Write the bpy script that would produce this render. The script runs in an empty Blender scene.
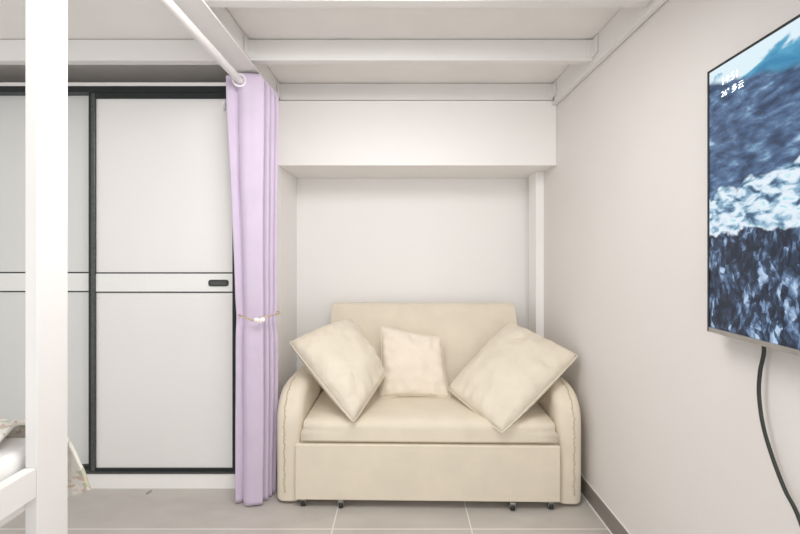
import bpy, bmesh, math, random
from mathutils import Vector, Matrix, noise
random.seed(7)
C = bpy.context.scene.collection
CAM_Z = 1.2
F = 409.0            # focal length in pixels of the 800 px wide frame
def PX(px, d): return (px - 400.0) * d / F
def PZ(py, d): return CAM_Z - (py - 253.0) * d / F

# ------------------------------------------------------------------ materials
def mat(name, col, rough=0.6, var=0.03, scale=6.0, bump=0.0, bscale=200.0, metal=0.0, spec=0.5, sheen=0.0):
    m = bpy.data.materials.new(name); m.use_nodes = True
    nt = m.node_tree; b = nt.nodes['Principled BSDF']
    tc = nt.nodes.new('ShaderNodeTexCoord')
    nz = nt.nodes.new('ShaderNodeTexNoise'); nz.inputs['Scale'].default_value = scale
    nz.inputs['Detail'].default_value = 4
    nt.links.new(tc.outputs['Object'], nz.inputs['Vector'])
    rp = nt.nodes.new('ShaderNodeValToRGB')
    rp.color_ramp.elements[0].position = 0.3; rp.color_ramp.elements[1].position = 0.7
    rp.color_ramp.elements[0].color = tuple(max(0, c * (1 - var)) for c in col) + (1,)
    rp.color_ramp.elements[1].color = tuple(min(1, c * (1 + var)) for c in col) + (1,)
    nt.links.new(nz.outputs['Fac'], rp.inputs['Fac'])
    nt.links.new(rp.outputs['Color'], b.inputs['Base Color'])
    b.inputs['Roughness'].default_value = rough
    b.inputs['Metallic'].default_value = metal
    b.inputs['Specular IOR Level'].default_value = spec
    if sheen: b.inputs['Sheen Weight'].default_value = sheen
    if bump:
        n2 = nt.nodes.new('ShaderNodeTexNoise'); n2.inputs['Scale'].default_value = bscale
        n2.inputs['Detail'].default_value = 3
        nt.links.new(tc.outputs['Object'], n2.inputs['Vector'])
        bp = nt.nodes.new('ShaderNodeBump'); bp.inputs['Strength'].default_value = bump
        bp.inputs['Distance'].default_value = 0.01
        nt.links.new(n2.outputs['Fac'], bp.inputs['Height'])
        nt.links.new(bp.outputs['Normal'], b.inputs['Normal'])
    return m

def fabric(name, col, wave=260.0, wrinkle=0.25, wscale=7.0, weave=0.12):
    m = mat(name, col, rough=0.9, var=0.035, scale=9.0, spec=0.15, sheen=0.15)
    nt = m.node_tree; b = nt.nodes['Principled BSDF']
    tc = next(n for n in nt.nodes if n.type == 'TEX_COORD')
    n1 = nt.nodes.new('ShaderNodeTexNoise'); n1.inputs['Scale'].default_value = wave
    n2 = nt.nodes.new('ShaderNodeTexNoise'); n2.inputs['Scale'].default_value = wscale
    n2.inputs['Detail'].default_value = 2; n2.inputs['Distortion'].default_value = 0.6
    nt.links.new(tc.outputs['Object'], n1.inputs['Vector'])
    nt.links.new(tc.outputs['Object'], n2.inputs['Vector'])
    b1 = nt.nodes.new('ShaderNodeBump'); b1.inputs['Strength'].default_value = wrinkle; b1.inputs['Distance'].default_value = 0.03
    b2 = nt.nodes.new('ShaderNodeBump'); b2.inputs['Strength'].default_value = weave; b2.inputs['Distance'].default_value = 0.002
    nt.links.new(n2.outputs['Fac'], b1.inputs['Height'])
    nt.links.new(n1.outputs['Fac'], b2.inputs['Height'])
    nt.links.new(b1.outputs['Normal'], b2.inputs['Normal'])
    nt.links.new(b2.outputs['Normal'], b.inputs['Normal'])
    return m

M = {}
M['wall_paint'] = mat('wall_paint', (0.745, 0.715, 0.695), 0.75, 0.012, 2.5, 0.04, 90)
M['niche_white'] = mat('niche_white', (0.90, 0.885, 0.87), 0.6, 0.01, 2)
M['ceiling_paint'] = mat('ceiling_paint', (0.84, 0.83, 0.81), 0.8, 0.01, 2)
M['steel_white'] = mat('steel_white', (0.79, 0.775, 0.76), 0.45, 0.015, 5, 0.03, 40)
M['deck_board'] = mat('deck_board', (0.86, 0.835, 0.815), 0.5, 0.03, 3)
M['cabinet_white'] = mat('cabinet_white', (0.87, 0.85, 0.83), 0.6, 0.01, 2)
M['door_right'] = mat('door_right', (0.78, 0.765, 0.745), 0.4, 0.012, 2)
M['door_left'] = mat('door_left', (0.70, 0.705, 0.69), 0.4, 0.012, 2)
M['door_band'] = mat('door_band', (0.80, 0.80, 0.78), 0.35, 0.01, 2)
M['black_metal'] = mat('black_metal', (0.018, 0.024, 0.024), 0.4, 0.15, 30, metal=0.3)
M['gunmetal'] = mat('gunmetal', (0.085, 0.09, 0.088), 0.4, 0.2, 60, metal=0.5)
M['handle_dark'] = mat('handle_dark', (0.05, 0.05, 0.047), 0.45, 0.1, 40, metal=0.4)
M['sofa_cream'] = fabric('sofa_cream', (0.725, 0.655, 0.535), wrinkle=0.12, wscale=5)
M['pillow_cream'] = fabric('pillow_cream', (0.715, 0.65, 0.535), wrinkle=0.5, wscale=9)
M['pillow_pale'] = fabric('pillow_pale', (0.79, 0.71, 0.60), wrinkle=0.25, wscale=12)
M['piping'] = fabric('piping', (0.56, 0.48, 0.35), wrinkle=0.1)
M['lavender'] = fabric('lavender', (0.60, 0.51, 0.64), wave=500, wrinkle=0.10, wscale=9, weave=0.06)
M['grommet'] = mat('grommet', (0.80, 0.76, 0.80), 0.3, 0.02, 20)
M['rubber'] = mat('rubber', (0.02, 0.02, 0.02), 0.6, 0.1, 50)
M['caster_metal'] = mat('caster_metal', (0.35, 0.34, 0.33), 0.35, 0.1, 50, metal=0.8)
M['base_board'] = mat('base_board', (0.235, 0.21, 0.19), 0.45, 0.06, 14)
M['caulk_and_highlight'] = mat('caulk_and_highlight', (0.80, 0.78, 0.75), 0.7, 0.02, 10)
M['bezel'] = mat('bezel', (0.012, 0.013, 0.014), 0.35, 0.1, 40)
M['silver'] = mat('silver', (0.42, 0.42, 0.42), 0.35, 0.05, 40, metal=0.8)
M['cable'] = mat('cable', (0.022, 0.026, 0.022), 0.5, 0.1, 30)
M['gold'] = mat('gold', (0.62, 0.50, 0.28), 0.35, 0.05, 50, metal=0.6)
M['pearl'] = mat('pearl', (0.88, 0.83, 0.78), 0.3, 0.02, 30)
M['plastic_white'] = mat('plastic_white', (0.88, 0.88, 0.88), 0.3, 0.01, 20)
M['mattress'] = fabric('mattress_white', (0.86, 0.85, 0.83), wrinkle=0.1)
M['scrap'] = mat('scrap_grey', (0.30, 0.28, 0.26), 0.5, 0.1, 60)

def tile_floor():
    m = bpy.data.materials.new('floor_tiles'); m.use_nodes = True
    nt = m.node_tree; N = nt.nodes.new; L = nt.links.new
    b = nt.nodes['Principled BSDF']
    tc = N('ShaderNodeTexCoord'); sp = N('ShaderNodeSeparateXYZ'); L(tc.outputs['Object'], sp.inputs[0])
    def ma(op, a, c=None):
        n = N('ShaderNodeMath'); n.operation = op
        for i, v in enumerate((a, c)):
            if v is None: continue
            if isinstance(v, (int, float)): n.inputs[i].default_value = v
            else: L(v, n.inputs[i])
        return n.outputs[0]
    def edge(v, off, size):
        f = ma('FRACT', ma('DIVIDE', ma('ADD', v, -off + 60 * size), size))
        return ma('MULTIPLY', ma('MINIMUM', f, ma('SUBTRACT', 1.0, f)), size)
    wide = ma('LESS_THAN', sp.outputs[0], -0.29)       # long tiles on the left, square ones on the right
    ex = ma('ADD', ma('MULTIPLY', wide, edge(sp.outputs[0], -0.293, 9.648)), ma('MULTIPLY', ma('SUBTRACT', 1.0, wide), edge(sp.outputs[0], -0.293, 0.603)))
    e = ma('MINIMUM', ex, edge(sp.outputs[1], 1.778, 0.603))
    g = ma('LESS_THAN', e, 0.0028)
    nz = N('ShaderNodeTexNoise'); nz.inputs['Scale'].default_value = 5; nz.inputs['Detail'].default_value = 6
    mp = N('ShaderNodeMapping'); mp.inputs['Scale'].default_value = (1, 2.2, 1)
    L(tc.outputs['Object'], mp.inputs[0]); L(mp.outputs[0], nz.inputs['Vector'])
    rp = N('ShaderNodeValToRGB')
    rp.color_ramp.elements[0].position = .3; rp.color_ramp.elements[1].position = .7
    rp.color_ramp.elements[0].color = (0.475, 0.44, 0.405, 1); rp.color_ramp.elements[1].color = (0.54, 0.505, 0.465, 1)
    L(nz.outputs['Fac'], rp.inputs['Fac'])
    mx = N('ShaderNodeMix'); mx.data_type = 'RGBA'
    L(g, mx.inputs[0]); L(rp.outputs[0], mx.inputs[6]); mx.inputs[7].default_value = (0.76, 0.735, 0.70, 1)
    L(mx.outputs[2], b.inputs['Base Color'])
    b.inputs['Roughness'].default_value = 0.38
    bp = N('ShaderNodeBump'); bp.inputs['Strength'].default_value = 0.25; bp.inputs['Distance'].default_value = 0.002; bp.invert = True
    L(g, bp.inputs['Height']); L(bp.outputs['Normal'], b.inputs['Normal'])
    return m
M['floor'] = tile_floor()

def quilt_mat():
    m = fabric('floral_quilt', (0.80, 0.775, 0.72), wrinkle=0.35, wscale=16)
    nt = m.node_tree; N = nt.nodes.new; L = nt.links.new
    b = nt.nodes['Principled BSDF']
    tc = next(n for n in nt.nodes if n.type == 'TEX_COORD')
    base = b.inputs['Base Color'].links[0].from_socket
    out = base
    for sc, lo, col, off in ((17, 0.57, (0.50, 0.52, 0.38, 1), 0), (23, 0.60, (0.60, 0.50, 0.38, 1), 5), (30, 0.62, (0.66, 0.47, 0.42, 1), 9)):
        mp = N('ShaderNodeMapping'); mp.inputs['Location'].default_value = (off, off, 0); mp.inputs['Rotation'].default_value = (0.4, 0.3, 0.9)
        mp.inputs['Scale'].default_value = (1, 1.9, 1)
        L(tc.outputs['Object'], mp.inputs[0])
        nz = N('ShaderNodeTexNoise'); nz.inputs['Scale'].default_value = sc; nz.inputs['Detail'].default_value = 2; nz.inputs['Distortion'].default_value = 0.8
        L(mp.outputs[0], nz.inputs['Vector'])
        rp = N('ShaderNodeValToRGB'); rp.color_ramp.elements[0].position = lo; rp.color_ramp.elements[1].position = lo + 0.04
        L(nz.outputs['Fac'], rp.inputs['Fac'])
        mu = N('ShaderNodeMath'); mu.operation = 'MULTIPLY'; mu.inputs[1].default_value = 0.9; L(rp.outputs[0], mu.inputs[0])
        mx = N('ShaderNodeMix'); mx.data_type = 'RGBA'
        L(mu.outputs[0], mx.inputs[0]); L(out, mx.inputs[6]); mx.inputs[7].default_value = col
        out = mx.outputs[2]
    L(out, b.inputs['Base Color'])
    return m
M['quilt'] = quilt_mat()

def screen_mat():
    """What the television shows: clouds over blue hills, a white glacier, dark blue ice below."""
    m = bpy.data.materials.new('screen_picture'); m.use_nodes = True
    nt = m.node_tree; N = nt.nodes.new; L = nt.links.new
    b = nt.nodes['Principled BSDF']
    tc = N('ShaderNodeTexCoord'); sp = N('ShaderNodeSeparateXYZ'); L(tc.outputs['Object'], sp.inputs[0])
    def ma(op, a, c=None, clamp=False):
        n = N('ShaderNodeMath'); n.operation = op; n.use_clamp = clamp
        for i, v in enumerate((a, c)):
            if v is None: continue
            if isinstance(v, (int, float)): n.inputs[i].default_value = v
            else: L(v, n.inputs[i])
        return n.outputs[0]
    def nz(scale, detail=4, dist=0.0, sx=1.0, sz=1.0, rot=0.0, loc=0.0):
        mp = N('ShaderNodeMapping'); mp.inputs['Scale'].default_value = (sx, 1, sz); mp.inputs['Rotation'].default_value = (0, rot, 0)
        mp.inputs['Location'].default_value = (loc, 0, loc)
        L(tc.outputs['Object'], mp.inputs[0])
        n = N('ShaderNodeTexNoise'); n.inputs['Scale'].default_value = scale; n.inputs['Detail'].default_value = detail
        n.inputs['Distortion'].default_value = dist; L(mp.outputs[0], n.inputs['Vector'])
        return n.outputs['Fac']
    def ramp(fac, stops):
        r = N('ShaderNodeValToRGB'); e = r.color_ramp.elements
        while len(e) < len(stops): e.new(0.5)
        for i, (p, c) in enumerate(stops): e[i].position = p; e[i].color = c + (1,)
        L(fac, r.inputs['Fac']); return r.outputs[0]
    def mix(f, a, c):
        n = N('ShaderNodeMix'); n.data_type = 'RGBA'; L(f, n.inputs[0]); L(a, n.inputs[6]); L(c, n.inputs[7]); return n.outputs[2]
    u, v = sp.outputs[0], ma('DIVIDE', sp.outputs[2], 0.72)
    def step(val, lo, w): return ma('DIVIDE', ma('SUBTRACT', val, lo), w, True)
    hz_ = ma('ADD', v, ma('MULTIPLY', ma('SUBTRACT', nz(11, 4, 0.4, 0.7, 1.6, 0.5, 3), 0.5), 0.26))
    sky = ramp(hz_, [(0.82, (0.12, 0.40, 0.58)), (0.895, (0.03, 0.22, 0.42)), (0.935, (0.10, 0.38, 0.58)), (0.955, (0.72, 0.86, 0.93))])
    land = ramp(nz(30, 9, 0.3, 0.7, 1.5, 0.4, 1), [(0.34, (0.022, 0.045, 0.10)), (0.47, (0.05, 0.10, 0.20)), (0.56, (0.085, 0.155, 0.29)), (0.64, (0.16, 0.29, 0.46)), (0.72, (0.42, 0.60, 0.74))])
    glac = ramp(nz(30, 8, 0.5, 0.8, 1.5, 0.7, 2), [(0.36, (0.05, 0.10, 0.19)), (0.455, (0.26, 0.45, 0.60)), (0.52, (0.66, 0.78, 0.88)), (0.62, (0.80, 0.88, 0.95)), (0.70, (0.35, 0.70, 0.78))])
    def cells(scale, sx, sz, rot):
        wn = N('ShaderNodeTexNoise'); wn.inputs['Scale'].default_value = 14; L(tc.outputs['Object'], wn.inputs['Vector'])
        va = N('ShaderNodeVectorMath'); va.operation = 'SCALE'; va.inputs['Scale'].default_value = 0.06; L(wn.outputs['Color'], va.inputs[0])
        vb = N('ShaderNodeVectorMath'); L(va.outputs[0], vb.inputs[0]); L(tc.outputs['Object'], vb.inputs[1])
        mp = N('ShaderNodeMapping'); mp.inputs['Scale'].default_value = (sx, 0, sz); mp.inputs['Rotation'].default_value = (0, rot, 0); L(vb.outputs[0], mp.inputs[0])
        vo = N('ShaderNodeTexVoronoi'); vo.inputs['Scale'].default_value = scale; L(mp.outputs[0], vo.inputs['Vector'])
        return vo
    vo1 = cells(34, 1.5, .8, -.6); vo2 = cells(60, 1.6, .8, .5)
    s1 = N('ShaderNodeSeparateColor'); L(vo1.outputs['Color'], s1.inputs[0]); s2 = N('ShaderNodeSeparateColor'); L(vo2.outputs['Color'], s2.inputs[0])
    cv = ma('ADD', ma('MULTIPLY', s1.outputs[0], 0.30), ma('ADD', ma('MULTIPLY', s2.outputs[1], 0.24), ma('MULTIPLY', nz(42, 6, 0.6, 1.2, 0.8, -0.6, 7), 0.62)))
    cv = ma('SUBTRACT', cv, ma('MULTIPLY', vo1.outputs['Distance'], 0.18))
    crag = ramp(cv, [(0.34, (0.006, 0.014, 0.032)), (0.50, (0.022, 0.042, 0.085)), (0.58, (0.06, 0.11, 0.20)), (0.66, (0.17, 0.27, 0.44)), (0.76, (0.46, 0.60, 0.78))])
    wob = ma('MULTIPLY', ma('SUBTRACT', nz(12, 3, 0.3), 0.5), 0.16)
    vw = ma('ADD', v, wob)
    up = ma('SUBTRACT', vw, ma('MULTIPLY', u, 0.27))
    top = ma('ADD', ma('ADD', v, ma('MULTIPLY', wob, 0.35)), ma('MULTIPLY', u, 0.36))
    c = mix(step(vw, 0.37, 0.01), crag, glac)
    c = mix(step(up, 0.50, 0.012), c, land)
    c = mix(step(top, 0.945, 0.02), c, sky)
    b.inputs['Base Color'].default_value = (0.01, 0.01, 0.012, 1)
    b.inputs['Roughness'].default_value = 0.25
    b.inputs['Specular IOR Level'].default_value = 0.3
    L(c, b.inputs['Emission Color']); b.inputs['Emission Strength'].default_value = SCREEN
    return m
EXPO = 0.0
SCREEN = 1.0
M['screen'] = screen_mat()
def glow_text():
    m = mat('screen_letters', (0.9, 0.95, 1.0), 0.5, 0.0)
    b = m.node_tree.nodes['Principled BSDF']
    b.inputs['Emission Color'].default_value = (0.85, 0.93, 1, 1); b.inputs['Emission Strength'].default_value = 1.0 * SCREEN
    return m
M['letters'] = glow_text()

# ------------------------------------------------------------------ helpers
def tag(o, label=None, cat=None, group=None, kind=None):
    if label: o['label'] = label
    if cat: o['category'] = cat
    if group: o['group'] = group
    if kind: o['kind'] = kind
    return o
def thing(name, label, cat, loc=(0, 0, 0), group=None):
    o = bpy.data.objects.new(name, None); C.objects.link(o); o.location = loc
    o.empty_display_size = 0.1
    return tag(o, label, cat, group)
def root_loc(p):
    v = Vector((0, 0, 0))
    while p is not None:
        v += p.location; p = p.parent
    return v
def obj(name, bm, m, parent=None, smooth=False, label=None, origin=None):
    if parent is not None: off = root_loc(parent)
    elif origin is not None: off = Vector(origin)
    else: off = Vector((0, 0, 0))
    bmesh.ops.translate(bm, verts=bm.verts, vec=-off)
    bmesh.ops.recalc_face_normals(bm, faces=bm.faces)
    me = bpy.data.meshes.new(name); bm.to_mesh(me); bm.free()
    if smooth:
        me.polygons.foreach_set('use_smooth', [True] * len(me.polygons))
        if smooth == 'edges': me.set_sharp_from_angle(angle=math.radians(40))
    me.materials.append(M[m])
    o = bpy.data.objects.new(name, me); C.objects.link(o)
    if smooth == 'edges':
        wn = o.modifiers.new('weighted', 'WEIGHTED_NORMAL'); wn.keep_sharp = True
    if parent is not None: o.parent = parent
    elif origin is not None: o.location = origin
    if label: o['label'] = label
    return o
def box(bm, x0, x1, y0, y1, z0, z1, r=0.0, seg=2):
    g = bmesh.ops.create_cube(bm, size=1.0)
    vs = g['verts']
    for v in vs:
        v.co = Vector(((x0 + x1) / 2 + v.co.x * (x1 - x0), (y0 + y1) / 2 + v.co.y * (y1 - y0), (z0 + z1) / 2 + v.co.z * (z1 - z0)))
    if r > 0:
        es = list({e for v in vs for e in v.link_edges})
        bmesh.ops.bevel(bm, geom=es, offset=r, segments=seg, profile=0.5, affect='EDGES')
    return bm
def B(*a, r=0.0, seg=2):
    return box(bmesh.new(), *a, r=r, seg=seg)
def tube(bm, pts, rad, n=10, closed=False):
    pts = [Vector(p) for p in pts]; rings = []
    k = len(pts); up = None
    for i, p in enumerate(pts):
        a = pts[(i - 1) % k] if (closed or i > 0) else pts[i]
        c = pts[(i + 1) % k] if (closed or i < k - 1) else pts[i]
        t = (c - a).normalized()
        if up is None:
            up = Vector((0, 0, 1)) if abs(t.z) < 0.9 else Vector((1, 0, 0))
        s = t.cross(up)
        if s.length < 1e-6: s = t.cross(Vector((0, 1, 0)))
        s.normalize(); up = s.cross(t).normalized()
        r = rad[i] if isinstance(rad, (list, tuple)) else rad
        rings.append([bm.verts.new(p + (s * math.cos(q) + up * math.sin(q)) * r) for q in (2 * math.pi * j / n for j in range(n))])
    for i in range(k if closed else k - 1):
        A, D = rings[i], rings[(i + 1) % k]
        for j in range(n):
            bm.faces.new((A[j], A[(j + 1) % n], D[(j + 1) % n], D[j]))
    if not closed:
        bm.faces.new(rings[0][::-1]); bm.faces.new(rings[-1])
    return bm
def catmull(pts, sub=6, closed=False):
    out = []; k = len(pts)
    P = [Vector(p) for p in pts]
    rng = range(k) if closed else range(k - 1)
    for i in rng:
        if closed: a, b, c, d = P[(i - 1) % k], P[i], P[(i + 1) % k], P[(i + 2) % k]
        else: a, b, c, d = P[max(i - 1, 0)], P[i], P[i + 1], P[min(i + 2, k - 1)]
        for j in range(sub):
            t = j / sub
            out.append(0.5 * ((2 * b) + (c - a) * t + (2 * a - 5 * b + 4 * c - d) * t * t + (3 * b - a - 3 * c + d) * t ** 3))
    if not closed: out.append(P[-1])
    return out
def prism_x(outline, x0, x1, r=0.0, seg=4, only_rims=True):
    """outline of (y,z) points, extruded along x, its two rims rounded"""
    bm = bmesh.new()
    a = [bm.verts.new((x0, y, z)) for y, z in outline]
    b = [bm.verts.new((x1, y, z)) for y, z in outline]
    n = len(outline)
    bm.faces.new(a); bm.faces.new(b[::-1])
    for i in range(n): bm.faces.new((a[i], a[(i + 1) % n], b[(i + 1) % n], b[i]))
    if r:
        if only_rims: es = [e for e in bm.edges if abs(e.verts[0].co.x - e.verts[1].co.x) < 1e-6]
        else: es = list(bm.edges)
        bmesh.ops.bevel(bm, geom=es, offset=r, segments=seg, profile=0.5, affect='EDGES', clamp_overlap=True)
    return bm
def rounded(outline, radii, n=6):
    """round the corners of a closed polygon; radii per corner"""
    out = []; k = len(outline)
    for i, r in enumerate(radii):
        p = Vector(outline[i]); a = Vector(outline[i - 1]); c = Vector(outline[(i + 1) % k])
        if r <= 0: out.append(tuple(p)); continue
        p0 = p + (a - p).normalized() * r; p1 = p + (c - p).normalized() * r
        for j in range(n + 1):
            t = j / n
            out.append(tuple(p0 * (1 - t) ** 2 + p * 2 * t * (1 - t) + p1 * t * t))
    return out

# ------------------------------------------------------------------ the room
WR = 0.915       # right wall
WL = -2.60
YB = 2.836       # back wall
YF = -1.2        # the room goes on behind the camera
def struct(name, bm, m, **k):
    return tag(obj(name, bm, m, **k), kind='structure')
struct('floor', B(WL - .1, WR + .1, YF, YB + .1, -0.1, 0), 'floor')
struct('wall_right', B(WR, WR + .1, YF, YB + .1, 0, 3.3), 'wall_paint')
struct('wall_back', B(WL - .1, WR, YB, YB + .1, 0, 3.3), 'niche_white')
struct('wall_left', B(WL - .1, WL, 1.6, YB, 0, 3.3), 'ceiling_paint')
struct('ceiling', B(WL - .1, WR + .1, YF, YB + .1, 3.3, 3.4), 'ceiling_paint')
struct('baseboard_right', B(WR - .009, WR, YF, YB, 0.0, .083, r=.0015, seg=1), 'base_board')
bm = B(WR - .0145, WR - .009, YF, YB, 0, .004); box(bm, WR - .0045, WR, YF, YB, .083, .0865)  # floor caulk line, plus a pale strip standing in for the top-edge highlight
struct('trim_1', bm, 'caulk_and_highlight')
# white upright boxing in the corner of the niche
struct('trim_2', B(.864, WR, 2.599, 2.74, 0, 1.716, r=.002, seg=1), 'niche_white')

# ------------------------------------------------------------------ the loft platform
BZ, CZ, DZ = 2.060, 2.093, 2.193
loft = thing('loft_bed_frame', 'white painted steel loft bed frame overhead with tall post, lower side rail and boarded underside', 'bed frame', (-.813, .943, 0))
obj('post', B(-.8265, -.80, .901, .986, 0, DZ, r=.0025), 'steel_white', loft, 'edges')
obj('post', B(-1.787, -1.7605, .901, .986, 0, DZ, r=.0025), 'steel_white', loft, 'edges')
obj('side_rail', B(-.827, -.80, -1.0, .9005, .662, .727, r=.0025), 'steel_white', loft, 'edges')
obj('end_rail', B(-1.76, -.8275, .955, .985, .60, .655, r=.0025), 'steel_white', loft, 'edges')
obj('bed_base', B(-1.76, -.8275, -1.0, .953, .632, .655), 'deck_board', loft)
bm = B(-.7995, -.706, .5, 2.074, BZ + .008, DZ, r=.002, seg=1); box(bm, -.7995, -.674, .5, 2.074, BZ, BZ + .008)
box(bm, -.7125, -.706, 2.074, 2.38, BZ + .008, DZ); box(bm, -.7125, -.696, 2.074, 2.30, BZ, BZ + .008)
obj('long_beam', bm, 'steel_white', loft)
bm = B(.896, WR - .0035, .5, 2.38, BZ, DZ, r=.002, seg=1); box(bm, .884, .896, .5, 2.38, BZ, BZ + .008)
obj('long_beam', bm, 'steel_white', loft)
for y0, y1 in ((.98, 1.026), (1.445, 1.491), (1.897, 1.943), (2.389, 2.435)):
    bm = B(-.704, .8945, y0, y1, CZ + .001, DZ - .002, r=.002, seg=1)
    obj('cross_beam', bm, 'steel_white', loft)
    for s, xa in ((1, -.7035), (-1, .894)):      # welded end plates
        bm = B(min(xa, xa + s * .03), max(xa, xa + s * .03), y0 - .004, y0 - .0005, CZ + .012, DZ - .006)
        box(bm, min(xa, xa + s * .004), max(xa, xa + s * .004), y0 - .05, y0 - .004, CZ + .012, DZ - .006)
        obj('bracket', bm, 'steel_white', loft)
bm = B(WL + .02, -.800, 1.897, 1.943, CZ, DZ - .002, r=.002, seg=1)
obj('cross_beam', bm, 'steel_white', loft)
obj('deck_panel', B(-.704, WR, .5, 2.83, DZ + .001, DZ + .02), 'deck_board', loft)
obj('deck_panel', B(WL + .02, -.708, .5, 2.83, DZ + .001, DZ + .02), 'deck_board', loft)

# ------------------------------------------------------------------ lower bunk bedding
tag(obj('mattress', B(-1.73, -.838, -1.0, .985, .6555, .762, r=.02, seg=3), 'mattress', None, 'edges', origin=(-1.28, 0, .656)),
    'white mattress on the low bunk behind the white bed post', 'mattress')
def quilt():
    bm = bmesh.new(); NU, NV = 60, 40; g = []
    path = [(0.0, .70, .792), (.2, .84, .800), (.36, .965, .806), (.44, 1.01, .788), (.52, 1.03, .745), (.62, 1.042, .70), (.8, 1.052, .645), (1.0, 1.062, .588)]
    redge = [(0.0, -.800), (.2, -.842), (.36, -.905), (.44, -.900), (.52, -.841), (.62, -.828), (.8, -.813), (1.0, -.802)]
    def ev(tb, v):
        for a, b in zip(tb, tb[1:]):
            if v <= b[0]:
                t = (v - a[0]) / (b[0] - a[0]); return [p + (q - p) * t for p, q in zip(a[1:], b[1:])]
        return list(tb[-1][1:])
    for i in range(NV + 1):
        v = i / NV; y, z = ev(path, v); xr, = ev(redge, v); row = []
        for j in range(NU + 1):
            s = (j / NU) ** 1.6                    # 0 at the right edge
            x = xr + (-1.70 - xr) * s
            n = noise.noise(Vector((x * 7, v * 5, 1.3))); n2 = noise.noise(Vector((x * 22, v * 9, 4.7)))
            dy = (0.018 * n + .006 * n2) * min(1, .15 + s * 14) if v > .42 else .0
            dz = (0.016 * n + .008 * n2) if v < .5 else -.035 * min(1, s * 8) * (v - .5) * 2
            if j == 0 and v < .42: dz -= .02
            row.append(bm.verts.new((x, y + abs(dy), z + max(dz, -.012) if v < .5 else z + dz)))
        g.append(row)
    for i in range(NV):
        for j in range(NU): bm.faces.new((g[i][j], g[i][j + 1], g[i + 1][j + 1], g[i + 1][j]))
    o = obj('quilt', bm, 'quilt', None, True, origin=(-1.2, .9, .762))
    so = o.modifiers.new('thick', 'SOLIDIFY'); so.thickness = .009; so.offset = -1
    return tag(o, 'cream floral quilt with sage leaves hanging off the low bunk behind the post', 'quilt')
quilt()

# ------------------------------------------------------------------ wardrobe
WY, WX = 2.08, -.716
ward = thing('wardrobe', 'tall white sliding-door wardrobe with black frames and twin black stripes', 'wardrobe', (-1.6, WY, 0))
obj('plinth', B(-2.58, WX, WY + .004, WY + .03, 0, .076), 'cabinet_white', ward)
obj('side_panel', B(WX - .02, WX, WY + .031, 2.474, 0, 2.036), 'niche_white', ward)
obj('filler_panel', B(WX - .02, WX, 2.479, YB - .002, 0, 2.036), 'niche_white', ward)
obj('face_frame', B(-.826, WX, WY + .006, WY + .030, .077, 1.99), 'cabinet_white', ward)
obj('top_board', B(-2.58, WX, WY - .002, YB - .002, 2.049, 2.0665), 'cabinet_white', ward)
obj('back_panel', B(-2.58, WX - .021, YB - .02, YB - .004, 0, 2.036), 'deck_board', ward)
obj('door_track', B(-2.58, WX, WY - .001, WY + .075, 2.018, 2.0485), 'black_metal', ward, label='black header track of the wardrobe')
obj('floor_track', B(-2.58, -.826, WY - .001, WY + .075, .0765, .088), 'gunmetal', ward, label='dark grey bottom track')
def sliding(x0, x1, y, pm, zt, rails, stile_r):
    d = obj('sliding_door', B(x0 + .03, x1 - .03, y + .008, y + .024, .104, zt - (.01 if rails else 0)), pm, ward)
    zs0, zs1 = PZ(292.3, WY), PZ(273.0, WY)
    obj('middle_band', B(x0 + .03, x1 - .03, y + .0055, y + .0078, zs0, zs1), 'door_band', d)
    for z in (zs0, zs1):
        obj('stripe', B(x0 + .03, x1 - .03, y + .0045, y + .0078, z - .0032, z + .0032), 'black_metal', d, label='thin black stripe')
    obj('stile', B(x0, x0 + .012, y, y + .03, .089, zt), 'black_metal', d)
    obj('stile', B(x0 + .0122, x0 + .034, y - .004, y + .03, .089, zt, r=.006, seg=3), 'gunmetal', d)
    if stile_r: obj('stile', B(x1 - .03, x1, y, y + .03, .089, zt), 'black_metal', d)
    if rails:
        obj('rail', B(x0 + .034, x1 - .03, y + .001, y + .03, zt - .031, zt), 'black_metal', d)
        obj('rail', B(x0 + .034, x1 - .03, y + .001, y + .03, .0885, .104), 'black_metal', d)
    else:
        obj('rail', B(x0 + .034, x1 - .03, y + .004, y + .03, .0885, .1035), 'gunmetal', d)
    return d
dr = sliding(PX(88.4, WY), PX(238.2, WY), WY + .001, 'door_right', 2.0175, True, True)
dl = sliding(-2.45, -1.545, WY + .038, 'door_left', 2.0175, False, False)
# finger-pull of the right-hand door: rounded recess plate with an inner slot
hx0, hx1, hz0, hz1 = PX(208, WY), PX(228.2, WY), PZ(286.4, WY), PZ(279.8, WY)
def pill(x0, x1, z0, z1, y0, y1):
    r = (z1 - z0) / 2 * .75; pts = []
    for cx, cz, a0 in ((x1 - r, z1 - r, 0), (x0 + r, z1 - r, 90), (x0 + r, z0 + r, 180), (x1 - r, z0 + r, 270)):
        for k in range(5):
            a = math.radians(a0 + k * 22.5); pts.append((cx + r * math.cos(a), cz + r * math.sin(a)))
    bm = bmesh.new()
    f = [bm.verts.new((x, y0, z)) for x, z in pts]; b = [bm.verts.new((x, y1, z)) for x, z in pts]
    n = len(pts); bm.faces.new(f); bm.faces.new(b[::-1])
    for i in range(n): bm.faces.new((f[i], f[(i + 1) % n], b[(i + 1) % n], b[i]))
    return bm
bm = pill(hx0, hx1, hz0, hz1, WY + .0025, WY + .0064)
hp = obj('handle', bm, 'handle_dark', dr, label='dark oblong finger pull')
bm = pill(hx0 + .012, hx1 - .012, hz0 + .008, hz1 - .008, WY + .0012, WY + .0026)
me_h = obj('handle', bm, 'gunmetal', dr)
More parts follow.
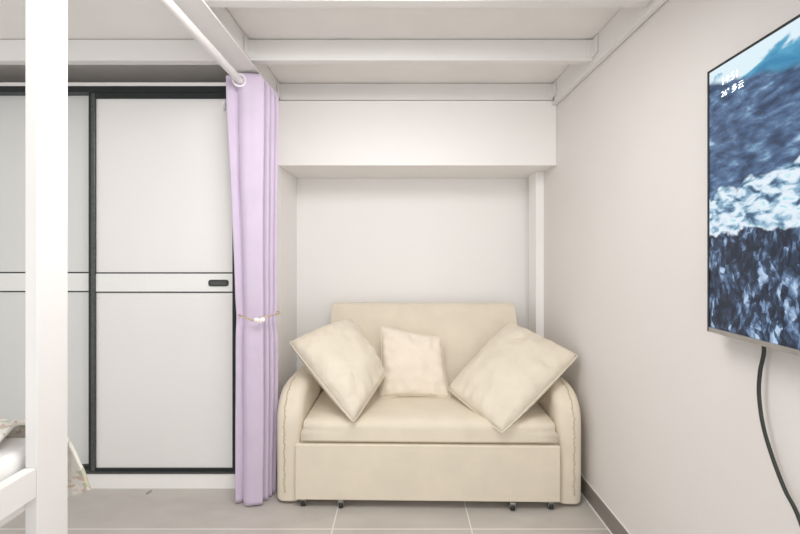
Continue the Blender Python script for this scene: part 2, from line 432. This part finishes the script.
# white stick-on hook beside the curtain
hk = thing('adhesive_hook', 'small white stick-on hook high on the wardrobe door beside the curtain', 'hook', (PX(226, WY), WY + .009, PZ(111, WY)))
hz = PZ(101, WY)
obj('plate', B(PX(221.8, WY), PX(228, WY), WY + .002, WY + .0088, hz - .018, hz, r=.0018), 'plastic_white', hk)
obj('hook', tube(bmesh.new(), [(PX(224.9, WY), WY + .004, hz - .008), (PX(224.9, WY), WY - .002, hz - .03), (PX(224.9, WY), WY - .004, hz - .045), (PX(224.9, WY), WY - .012, hz - .05), (PX(224.9, WY), WY - .02, hz - .042)], .0045, 8), 'plastic_white', hk, True)

# ------------------------------------------------------------------ wall cabinet over the sofa
cab = thing('wall_cabinet', 'long plain white wall cabinet hung in the niche above the sofa', 'cabinet', (.1, 2.6, 1.716))
obj('body', B(-.7125, .9135, 2.406, YB - .001, 1.7165, CZ - .004), 'cabinet_white', cab)
obj('door', B(-.7135, .9138, 2.386, 2.4045, 1.711, CZ - .004, r=.0012, seg=1), 'cabinet_white', cab)

# ------------------------------------------------------------------ curtain rod, curtain, tieback
RX, RZ = -.756, 2.014
rod = thing('curtain_rod', 'round white curtain rod running overhead under the loft beam', 'curtain rod', (RX, 2.079, RZ))
obj('rod', tube(bmesh.new(), [(RX, .55, RZ), (RX, 2.068, RZ)], .0175, 20), 'steel_white', rod, 'edges')
obj('end_flange', tube(bmesh.new(), [(RX, 2.062, RZ), (RX, 2.0785, RZ)], .026, 20), 'steel_white', rod, 'edges')
obj('end_flange', tube(bmesh.new(), [(RX, .60, RZ), (RX, .615, RZ), ], .0195, 20), 'steel_white', rod, 'edges')
hb = B(RX - .012, RX + .012, .60, .615, RZ + .01, BZ - .0005)
obj('hanger', hb, 'steel_white', rod)

def curtain():
    cs = [(-.800, 1.992), (-.832, 1.972), (-.826, 1.948), (-.796, 1.955), (-.782, 1.966), (-.765, 1.945), (-.735, 1.930), (-.690, 1.930), (-.660, 1.936),
          (-.648, 1.946), (-.668, 1.962), (-.70, 1.972), (-.668, 1.976), (-.641, 1.974), (-.634, 1.984), (-.66, 2.000), (-.69, 2.008), (-.66, 2.010), (-.634, 2.004),
          (-.622, 2.014), (-.65, 2.032), (-.68, 2.036), (-.65, 2.040), (-.622, 2.036), (-.611, 2.046), (-.64, 2.060), (-.70, 2.066)]
    base = catmull([(x, y, 0) for x, y in cs], 5)
    ztop, zb = 2.052, .004
    NV = 90; bm = bmesh.new(); g = []
    zt = PZ(318, 1.94)
    for i in range(NV + 1):
        t = i / NV; z = ztop + (zb - ztop) * t
        # drawn in at the tieback
        k = min(1, max(0, (ztop - z) / (ztop - zt))) if z > zt else 1 - .12 * min(1, (zt - z) / .5)
        k = k * k * (3 - 2 * k)
        tie = math.exp(-((z - zt) / .06) ** 2)
        row = []
        for j, p in enumerate(base):
            x, y = p.x, p.y
            wl = max(0, min(1, (-.69 - x) / .14))
            x += .046 * wl * k
            wr = max(0, min(1, (x + .69) / .08))
            x += wr * (.004 * math.sin(z * 4.0)) - tie * wr * .006
            if z < zt: x -= wr * .010 * min(1, (zt - z) / .8)
            cy = 1.995
            y = cy + (y - cy) * (1 - .18 * tie)
            a = noise.noise(Vector((x * 16, y * 16, z * 1.6))); b = noise.noise(Vector((x * 40, y * 40, z * 5)))
            amp = min(1, (ztop - z) / .15)
            x += amp * .003 * a; y += amp * (.005 * a + .0015 * b)
            y = min(y, 2.072) if x < -.71 else y
            zz = z - max(0, min(.06, (p.x + .662) * 1.25)) * (1 - t)
            if i == NV: zz = .004 + .006 * abs(math.sin(x * 30))
            if i == 0: zz -= .006 * abs(math.sin(x * 22 + 1.0))
            row.append(bm.verts.new((x, y, zz)))
        g.append(row)
    for i in range(NV):
        for j in range(len(base) - 1): bm.faces.new((g[i][j], g[i][j + 1], g[i + 1][j + 1], g[i + 1][j]))
    rt = thing('curtain', 'lavender floor-length curtain gathered beside the wardrobe, tied at mid height', 'curtain', (-.70, 1.99, 0))
    o = obj('cloth', bm, 'lavender', rt, True)
    so = o.modifiers.new('thick', 'SOLIDIFY'); so.thickness = .0016; so.offset = 0
    ring = [(RX + .028 * math.cos(a), 1.9275 + .006 * math.cos(a), RZ + .028 * math.sin(a)) for a in (2 * math.pi * q / 28 for q in range(28))]
    obj('grommet', tube(bmesh.new(), ring, .0065, 8, True), 'grommet', rt, True, label='pale ring around the rod')
    return rt
curtain()

tb = thing('curtain_tieback', 'thin gold beaded tieback with pale bow around the lavender curtain', 'tieback', (-.69, 1.995, 1.2 - .32))
loop = []
zt = PZ(317, 1.94)
for q in range(60):
    a = 2 * math.pi * q / 60
    cx, cy = -.684, 1.992
    x = cx + .094 * math.cos(a); y = cy + .088 * math.sin(a)
    sag = -.018 * math.exp(-((x + .682) / .05) ** 2) if math.sin(a) < 0 else 0
    loop.append((x, y, zt + .010 + sag + .002 * math.sin(q * 2.1)))
chain = obj('chain', tube(bmesh.new(), loop, [.0024 + .0016 * (q % 2) for q in range(60)], 6, True), 'gold', tb, True)
bm = bmesh.new()
bx, by, bz = PX(259.5, 1.9), 1.899, PZ(320, 1.9)
for s in (-1, 1):
    g = bmesh.ops.create_uvsphere(bm, u_segments=14, v_segments=8, radius=1)
    bmesh.ops.scale(bm, vec=(.0145, .005, .010), verts=g['verts'])
    for v in g['verts']: v.co.z *= 1 + .35 * (v.co.x * s / .0145)
    bmesh.ops.translate(bm, vec=(bx + s * .0125, by, bz + .001), verts=g['verts'])
g = bmesh.ops.create_uvsphere(bm, u_segments=10, v_segments=6, radius=.006); bmesh.ops.translate(bm, vec=(bx, by - .002, bz), verts=g['verts'])
for s in (-1, 1):
    tube(bm, [(bx, by - .001, bz), (bx + s * .006, by - .002, bz - .010), (bx + s * .010, by - .001, bz - .017)], [.003, .0035, .002], 6)
obj('bow', bm, 'pearl', tb, True, label='pale bow')

# ------------------------------------------------------------------ sofa
SX, SY = .142, 2.30
sofa = thing('sofa_bed', 'cream fabric two-seat pull-out sofa bed on casters between curtain and wall', 'sofa', (SX, SY, 0))
XL0, XL1, XR0, XR1 = -.590, -.462, .746, .872
side = rounded([(1.935, .014), (1.93, .556), (2.66, .551), (2.66, .014)], [.012, .20, .05, .02], 12)
def arm(x0, x1, s):
    bm = bmesh.new(); n = len(side); r = .046; rings = []
    nrm = []
    for i in range(n):
        e = Vector(side[(i + 1) % n]) - Vector(side[i - 1]); q = Vector((e.y, -e.x)); q.normalize()
        if q.dot(Vector((2.3, .28)) - Vector(side[i])) < 0: q = -q
        if side[i][1] < .12: q = Vector((1 if side[i][0] < 2.3 else -1, 0.12))
        nrm.append(q)
    st = [(r * (1 - math.cos(t)), r * (1 - math.sin(t))) for t in (math.pi / 2 * k / 6 for k in range(7))]
    for dx, ins in [(x0 + d_, i_) for d_, i_ in st] + [(x1 - d_, i_) for d_, i_ in st[::-1]]:
        rings.append([bm.verts.new((dx, p[0] + q.x * ins, p[1] + q.y * ins)) for p, q in zip(side, nrm)])
    for A_, D_ in zip(rings, rings[1:]):
        for i in range(n): bm.faces.new((A_[i], A_[(i + 1) % n], D_[(i + 1) % n], D_[i]))
    bm.faces.new(rings[0]); bm.faces.new(rings[-1][::-1])
    for v in bm.verts:                        # padded bulge
        cy = (v.co.y - 2.3) / .37; cz = (v.co.z - .29) / .27
        f = max(0, 1 - cy * cy) * max(0, 1 - cz * cz)
        v.co.x += s * .006 * f
        v.co.x += .003 * noise.noise(v.co * 9)
    a = obj('armrest', bm, 'sofa_cream', sofa, True)
    # ruched seam along the front and top of the arm
    xs = x0 + (x1 - x0) * (.36 if s < 0 else .62)
    pts = []
    pl = [p for p in side if p[0] < 2.55 and (p[1] > .07)]
    pl = [(1.9338, .06), (1.9325, .2)] + pl
    pl = [p for p in pl if p[0] < 1.932 or p[1] < .33 or p[0] > 1.9] 
    pl = [p for p in pl if not (p[1] < .2 and p[0] > 2.0)]
    q = catmull([(xs, p[0] - .0015, p[1] + .0008) for p in pl], 3)
    fine = []
    for i in range(len(q) - 1):
        m_ = max(1, int((q[i + 1] - q[i]).length / .007))
        for k in range(m_): fine.append(q[i].lerp(q[i + 1], k / m_))
    fine = [Vector((p.x + .0022 * math.sin(i * 1.9) + .002 * math.sin(i * .7), p.y, p.z)) for i, p in enumerate(fine)]
    obj('seam', tube(bmesh.new(), fine, [.0028 + .001 * math.sin(i * 2.3) for i in range(len(fine))], 6), 'piping', a, True)
arm(XL0, XL1, -1); arm(XR0, XR1, 1)
obj('base', B(XL1 + .001, XR0 - .001, 1.945, 2.60, .055, .294), 'sofa_cream', sofa)
bm = B(-.486, .752, 1.908, 1.944, .041, .302, r=.006, seg=3)
obj('pull_out_drawer', bm, 'sofa_cream', sofa, 'edges')
bm = bmesh.new()
box(bm, XL1 + .002, XR0 - .002, 1.916, 2.42, .3125, .410)
bmesh.ops.subdivide_edges(bm, edges=list(bm.edges), cuts=11, use_grid_fill=True)
for v in bm.verts:
    u = (v.co.x - SX) / .602; w = (v.co.y - 2.168) / .252; h = (v.co.z - .3612) / .0488
    r = .035
    # rounded top edges and a slight crown
    dx = max(0, abs(v.co.x - SX) - (.602 - r)); dy = max(0, abs(v.co.y - 2.168) - (.252 - r))
    if h > 0:
        dz = max(0, v.co.z - (.410 - r)); L_ = math.sqrt(dx * dx + dy * dy + dz * dz)
        if L_ > r and L_ > 0:
            f = r / L_
            if dx: v.co.x = SX + math.copysign(.602 - r + dx * f, v.co.x - SX)
            if dy: v.co.y = 2.168 + math.copysign(.252 - r + dy * f, v.co.y - 2.168)
            if dz: v.co.z = .410 - r + dz * f
    v.co.z += (.006 * (1 - u * u) * (1 - w * w) + .003 * noise.noise(Vector((v.co.x * 5, v.co.y * 5, 0)))) * max(0, h)
sc_ = obj('seat_cushion', bm, 'sofa_cream', sofa, True)
obj('piping', tube(bmesh.new(), [(XL1 + .006, 1.9165, .3165), (XR0 - .006, 1.9165, .3165)], .0025, 6), 'piping', sc_, True)
back = rounded([(2.30, .36), (2.618, .878), (2.725, .872), (2.69, .10), (2.55, .10), (2.30, .30)], [.03, .025, .03, .02, .02, .03], 5)
bm = prism_x(back, -.438, .722, r=.022, seg=4)
bmesh.ops.triangulate(bm, faces=[f for f in bm.faces if len(f.verts) > 8])
obj('backrest', bm, 'sofa_cream', sofa, 'edges')
def caster(x, y, h, fat):
    c = obj('caster', B(x - .013, x + .013, y - .012, y + .014, h - .010, h, r=.002), 'caster_metal', sofa)
    bm = bmesh.new(); w = .014
    prof = [(-w, .016), (-w, h - .0105), (w, h - .0105), (w, .016), (w - .0025, .016), (w - .0025, h - .0135), (-w + .0025, h - .0135), (-w + .0025, .016)]
    f = [bm.verts.new((x + p, y - .011, z)) for p, z in prof]; k_ = [bm.verts.new((x + p, y + .011, z)) for p, z in prof]
    bm.faces.new(f); bm.faces.new(k_[::-1])
    for i in range(8): bm.faces.new((f[i], f[(i + 1) % 8], k_[(i + 1) % 8], k_[i]))
    obj('fork', bm, 'caster_metal', c)
    obj('wheel', tube(bmesh.new(), [(x - fat, y, .0165), (x - fat * .8, y, .0165), (x + fat * .8, y, .0165), (x + fat, y, .0165)], [.0125, .016, .016, .0125], 16), 'rubber', c, True)
for cx, cy, ft in ((PX(304, 1.93), 1.933, .0105), (PX(342.5, 1.93), 1.922, .010), (PX(512.5, 1.93), 1.916, .010), (PX(551, 1.93), 1.928, .0105)):
    caster(cx, cy, .0405, ft)
sofa.rotation_euler.z = math.radians(-1.0)

# ------------------------------------------------------------------ pillows
def pillow(name, label, m, A, Bc, Cc, D, T, seed, pinch=.05, wr=.013, rc=.02):
    """A,B,C,D corners in order; the face seen from the room is on the side of the normal towards the camera"""
    A, Bc, Cc, D = map(Vector, (A, Bc, Cc, D)); N = 36
    n = (Bc - A).cross(D - A) + (Cc - D).cross(Cc - Bc) * 1
    n.normalize()
    cen = (A + Bc + Cc + D) / 4
    if n.dot(Vector((0, 0, 1.2)) - cen) < 0: n = -n
    bm = bmesh.new(); front = {}; backv = {}; rim = []
    for i in range(N + 1):
        for j in range(N + 1):
            a, b = 2 * i / N - 1, 2 * j / N - 1
            a2 = a * (1 - pinch * (1 - b * b) * abs(a)); b2 = b * (1 - pinch * (1 - a * a) * abs(b))
            k_ = 1 - rc * (abs(a) * abs(b)) ** 5; a2 *= k_; b2 *= k_
            u, w = (a2 + 1) / 2, (b2 + 1) / 2
            p = A * (1 - u) * (1 - w) + Bc * u * (1 - w) + Cc * u * w + D * (1 - u) * w
            f = max(0, (1 - a * a)) ** .5 * max(0, (1 - b * b)) ** .5
            f = f ** .85
            e = noise.noise(Vector((a * 3 + seed, b * 3, seed))) * wr
            # puckers running in from the seams
            e += wr * .7 * math.sin(a * 19 + seed) * (abs(b) ** 6) * (1 - b * b) * 4 + wr * .7 * math.sin(b * 21 + seed) * (abs(a) ** 6) * (1 - a * a) * 4
            h = T / 2 * f
            edge = i in (0, N) or j in (0, N)
            v = bm.verts.new(p + n * (h + (0 if edge else e * min(1, f * 2))))
            front[i, j] = v
            backv[i, j] = v if edge else bm.verts.new(p - n * h * .9)
    for i in range(N):
        for j in range(N):
            bm.faces.new((front[i, j], front[i + 1, j], front[i + 1, j + 1], front[i, j + 1]))
            bm.faces.new((backv[i, j], backv[i, j + 1], backv[i + 1, j + 1], backv[i + 1, j]))
    for i in range(N): rim.append(front[i, 0].co.copy())
    for j in range(N): rim.append(front[N, j].co.copy())
    for i in range(N, 0, -1): rim.append(front[i, N].co.copy())
    for j in range(N, 0, -1): rim.append(front[0, j].co.copy())
    o = obj(name, bm, m, None, True, origin=(cen.x, cen.y, min(A.z, Bc.z, Cc.z, D.z)))
    tag(o, label, 'pillow')
    rim = [p + n * (.0012 * math.sin(k * 1.7)) for k, p in enumerate(rim)]
    obj('piping', tube(bmesh.new(), rim, .0034, 6, True), m, o, True)
    return o
def at(px, py, d): return (PX(px, d), d, PZ(py, d))
pillow('throw_pillow', 'large cream pillow tilted against the left armrest, tip near the seat edge', 'pillow_cream',
       at(288.5, 342, 2.13), at(350, 318, 2.41), at(386, 374, 2.20), at(353.5, 423, 1.885), .21, 1.0, .0)
pillow('throw_pillow', 'smallest pillow, pale and upright against the backrest between two larger ones', 'pillow_pale',
       at(380.5, 325.5, 2.37), at(441.5, 337, 2.37), at(451, 398, 2.22), at(379, 398, 2.22), .11, 4.0, .06)
pillow('throw_pillow', 'large cream pillow tilted against the right armrest and wall, one corner upward', 'pillow_cream',
       at(510, 322, 2.42), at(579, 355.5, 2.045), at(502, 434, 1.86), at(447.5, 389, 2.21), .19, 8.0, .0)

# ------------------------------------------------------------------ television
TW, TH = 1.28, .723
tv = thing('television', 'large wall-mounted flat television on the right wall showing icy blue mountains', 'television', (.86, 1.142, .982))
ang = math.atan2(-1, -.049)
def tvo(name, bm, m, parent=tv, smooth=False, label=None):
    bmesh.ops.recalc_face_normals(bm, faces=bm.faces)
    me = bpy.data.meshes.new(name); bm.to_mesh(me); bm.free(); me.materials.append(M[m])
    o = bpy.data.objects.new(name, me); C.objects.link(o); o.parent = parent
    if label: o['label'] = label
    return o
bm = bmesh.new()
box(bm, 0, TW, .002, .022, 0.004, TH)                       # slim shell behind the glass
box(bm, .25, TW - .25, .022, .040, .06, TH * .6, r=.008)
tvo('back_shell', bm, 'bezel')
bm = bmesh.new()
box(bm, 0, .006, -.002, .002, .0, TH); box(bm, TW - .006, TW, -.002, .002, 0, TH); box(bm, .006, TW - .006, -.002, .002, TH - .006, TH)
tvo('bezel', bm, 'bezel')
scr = tvo('screen', B(.006, TW - .006, 0, .0018, .013, TH - .006), 'screen')
tvo('bottom_strip', B(.006, TW - .006, -.0025, .002, 0, .0125), 'silver', label='silver strip along the bottom edge')
tvo('wall_mount', B(.50, .72, .0405, .083, .22, .46, r=.004), 'rubber')
tv.rotation_euler.z = ang
def text(name, body, size, x, z, parent):
    cu = bpy.data.curves.new(name, 'FONT'); cu.body = body; cu.size = size; cu.extrude = 0.0003
    t = bpy.data.objects.new(name, cu); C.objects.link(t)
    bpy.context.view_layer.update()
    me = bpy.data.meshes.new_from_object(t.evaluated_get(bpy.context.evaluated_depsgraph_get()))
    bpy.data.objects.remove(t); bpy.data.curves.remove(cu)
    me.materials.clear(); me.materials.append(M['letters'])
    me.transform(Matrix.Translation((x, -.0006, z)) @ Matrix.Rotation(math.radians(90), 4, 'X'))
    o = bpy.data.objects.new(name, me); C.objects.link(o); o.parent = parent
    return o
text('clock_text', '14:51', .028, .050, .664, scr)
text('weather_text', '26\u00b0 \u591a\u4e91', .021, .051, .633, scr)

cb = catmull([(.895, 1.02, 1.02), at(764, 349, 1.010), at(760, 372, 1.018), at(759, 395, 1.020), at(763, 425, 1.006), at(772, 456, .984), at(785, 490, .950), at(800, 521, .917), (.902, .86, .45), (.902, .80, .22), (.902, .75, .012), (.86, .66, .008), (.84, .5, .008)], 8)
cb = [Vector((min(p.x, WR - .006), p.y, p.z)) for p in cb]
tag(obj('power_cable', tube(bmesh.new(), cb, .0044, 10), 'cable', None, True, origin=(.895, 1.0, .6)), 'black power cable hanging in a curve below the television', 'cable')

# small grey scrap lying on the tiles before the plinth
bm = bmesh.new()
p0, p1 = Vector((PX(144.5, 2.02), 2.03, .0)), Vector((PX(152, 2.07), 2.068, .0))
d = (p1 - p0); s = Vector((-d.y, d.x, 0)).normalized()
ring = [(0, .0), (.2, .006), (.5, .0085), (.8, .007), (1, .001)]
L1 = [p0 + d * t + s * w for t, w in ring] + [p0 + d * t - s * w for t, w in ring[::-1]]
lo = [bm.verts.new(p + Vector((0, 0, .0005))) for p in L1]; hi = [bm.verts.new(p * 1 + Vector((0, 0, .0035))) for p in L1]
n_ = len(L1); bm.faces.new(lo[::-1]); bm.faces.new(hi)
for i in range(n_): bm.faces.new((lo[i], lo[(i + 1) % n_], hi[(i + 1) % n_], hi[i]))
tag(obj('plastic_scrap', bm, 'scrap', None, origin=tuple(p0)), 'small grey sliver lying on the floor tiles in front of the wardrobe plinth', 'scrap')

# ------------------------------------------------------------------ light and camera
def area(name, loc, target, sx, sy, power, col=(1, 1, 1)):
    l = bpy.data.lights.new(name, 'AREA'); l.shape = 'RECTANGLE'; l.size = sx; l.size_y = sy; l.energy = power; l.color = col
    o = bpy.data.objects.new(name, l); C.objects.link(o); o.location = loc
    o.rotation_euler = (Vector(target) - Vector(loc)).to_track_quat('-Z', 'Y').to_euler()
    return o
area('window_daylight', (.80, -.75, 1.30), (-.5, 1.6, 1.15), .9, 1.7, 18, (1.0, .99, .985))
area('loft_fill', (-.12, .95, 2.075), (-.55, 1.75, .2), .9, .5, 18.5, (1.0, .99, .98))  # unseen fill light, added under the loft to brighten seat, niche and floor
w = bpy.data.worlds.new('World'); bpy.context.scene.world = w; w.use_nodes = True
bg = w.node_tree.nodes['Background']; bg.inputs[0].default_value = (1.0, .995, .99, 1); bg.inputs[1].default_value = 1.15

cd = bpy.data.cameras.new('Camera'); cam = bpy.data.objects.new('Camera', cd); C.objects.link(cam)
cam.location = (0, 0, CAM_Z); cam.rotation_euler = (math.radians(90), 0, 0)
cd.sensor_width = 36; cd.lens = F / 800 * 36; cd.shift_y = -14 / 800; cd.clip_start = .01
sc = bpy.context.scene; sc.camera = cam
sc.view_settings.view_transform = 'Standard'; sc.view_settings.look = 'None'
sc.view_settings.exposure = EXPO; sc.view_settings.gamma = 1; sc.view_settings.use_curve_mapping = False
sc.cycles.use_denoising = True
sc.cycles.max_bounces = 10; sc.cycles.diffuse_bounces = 6
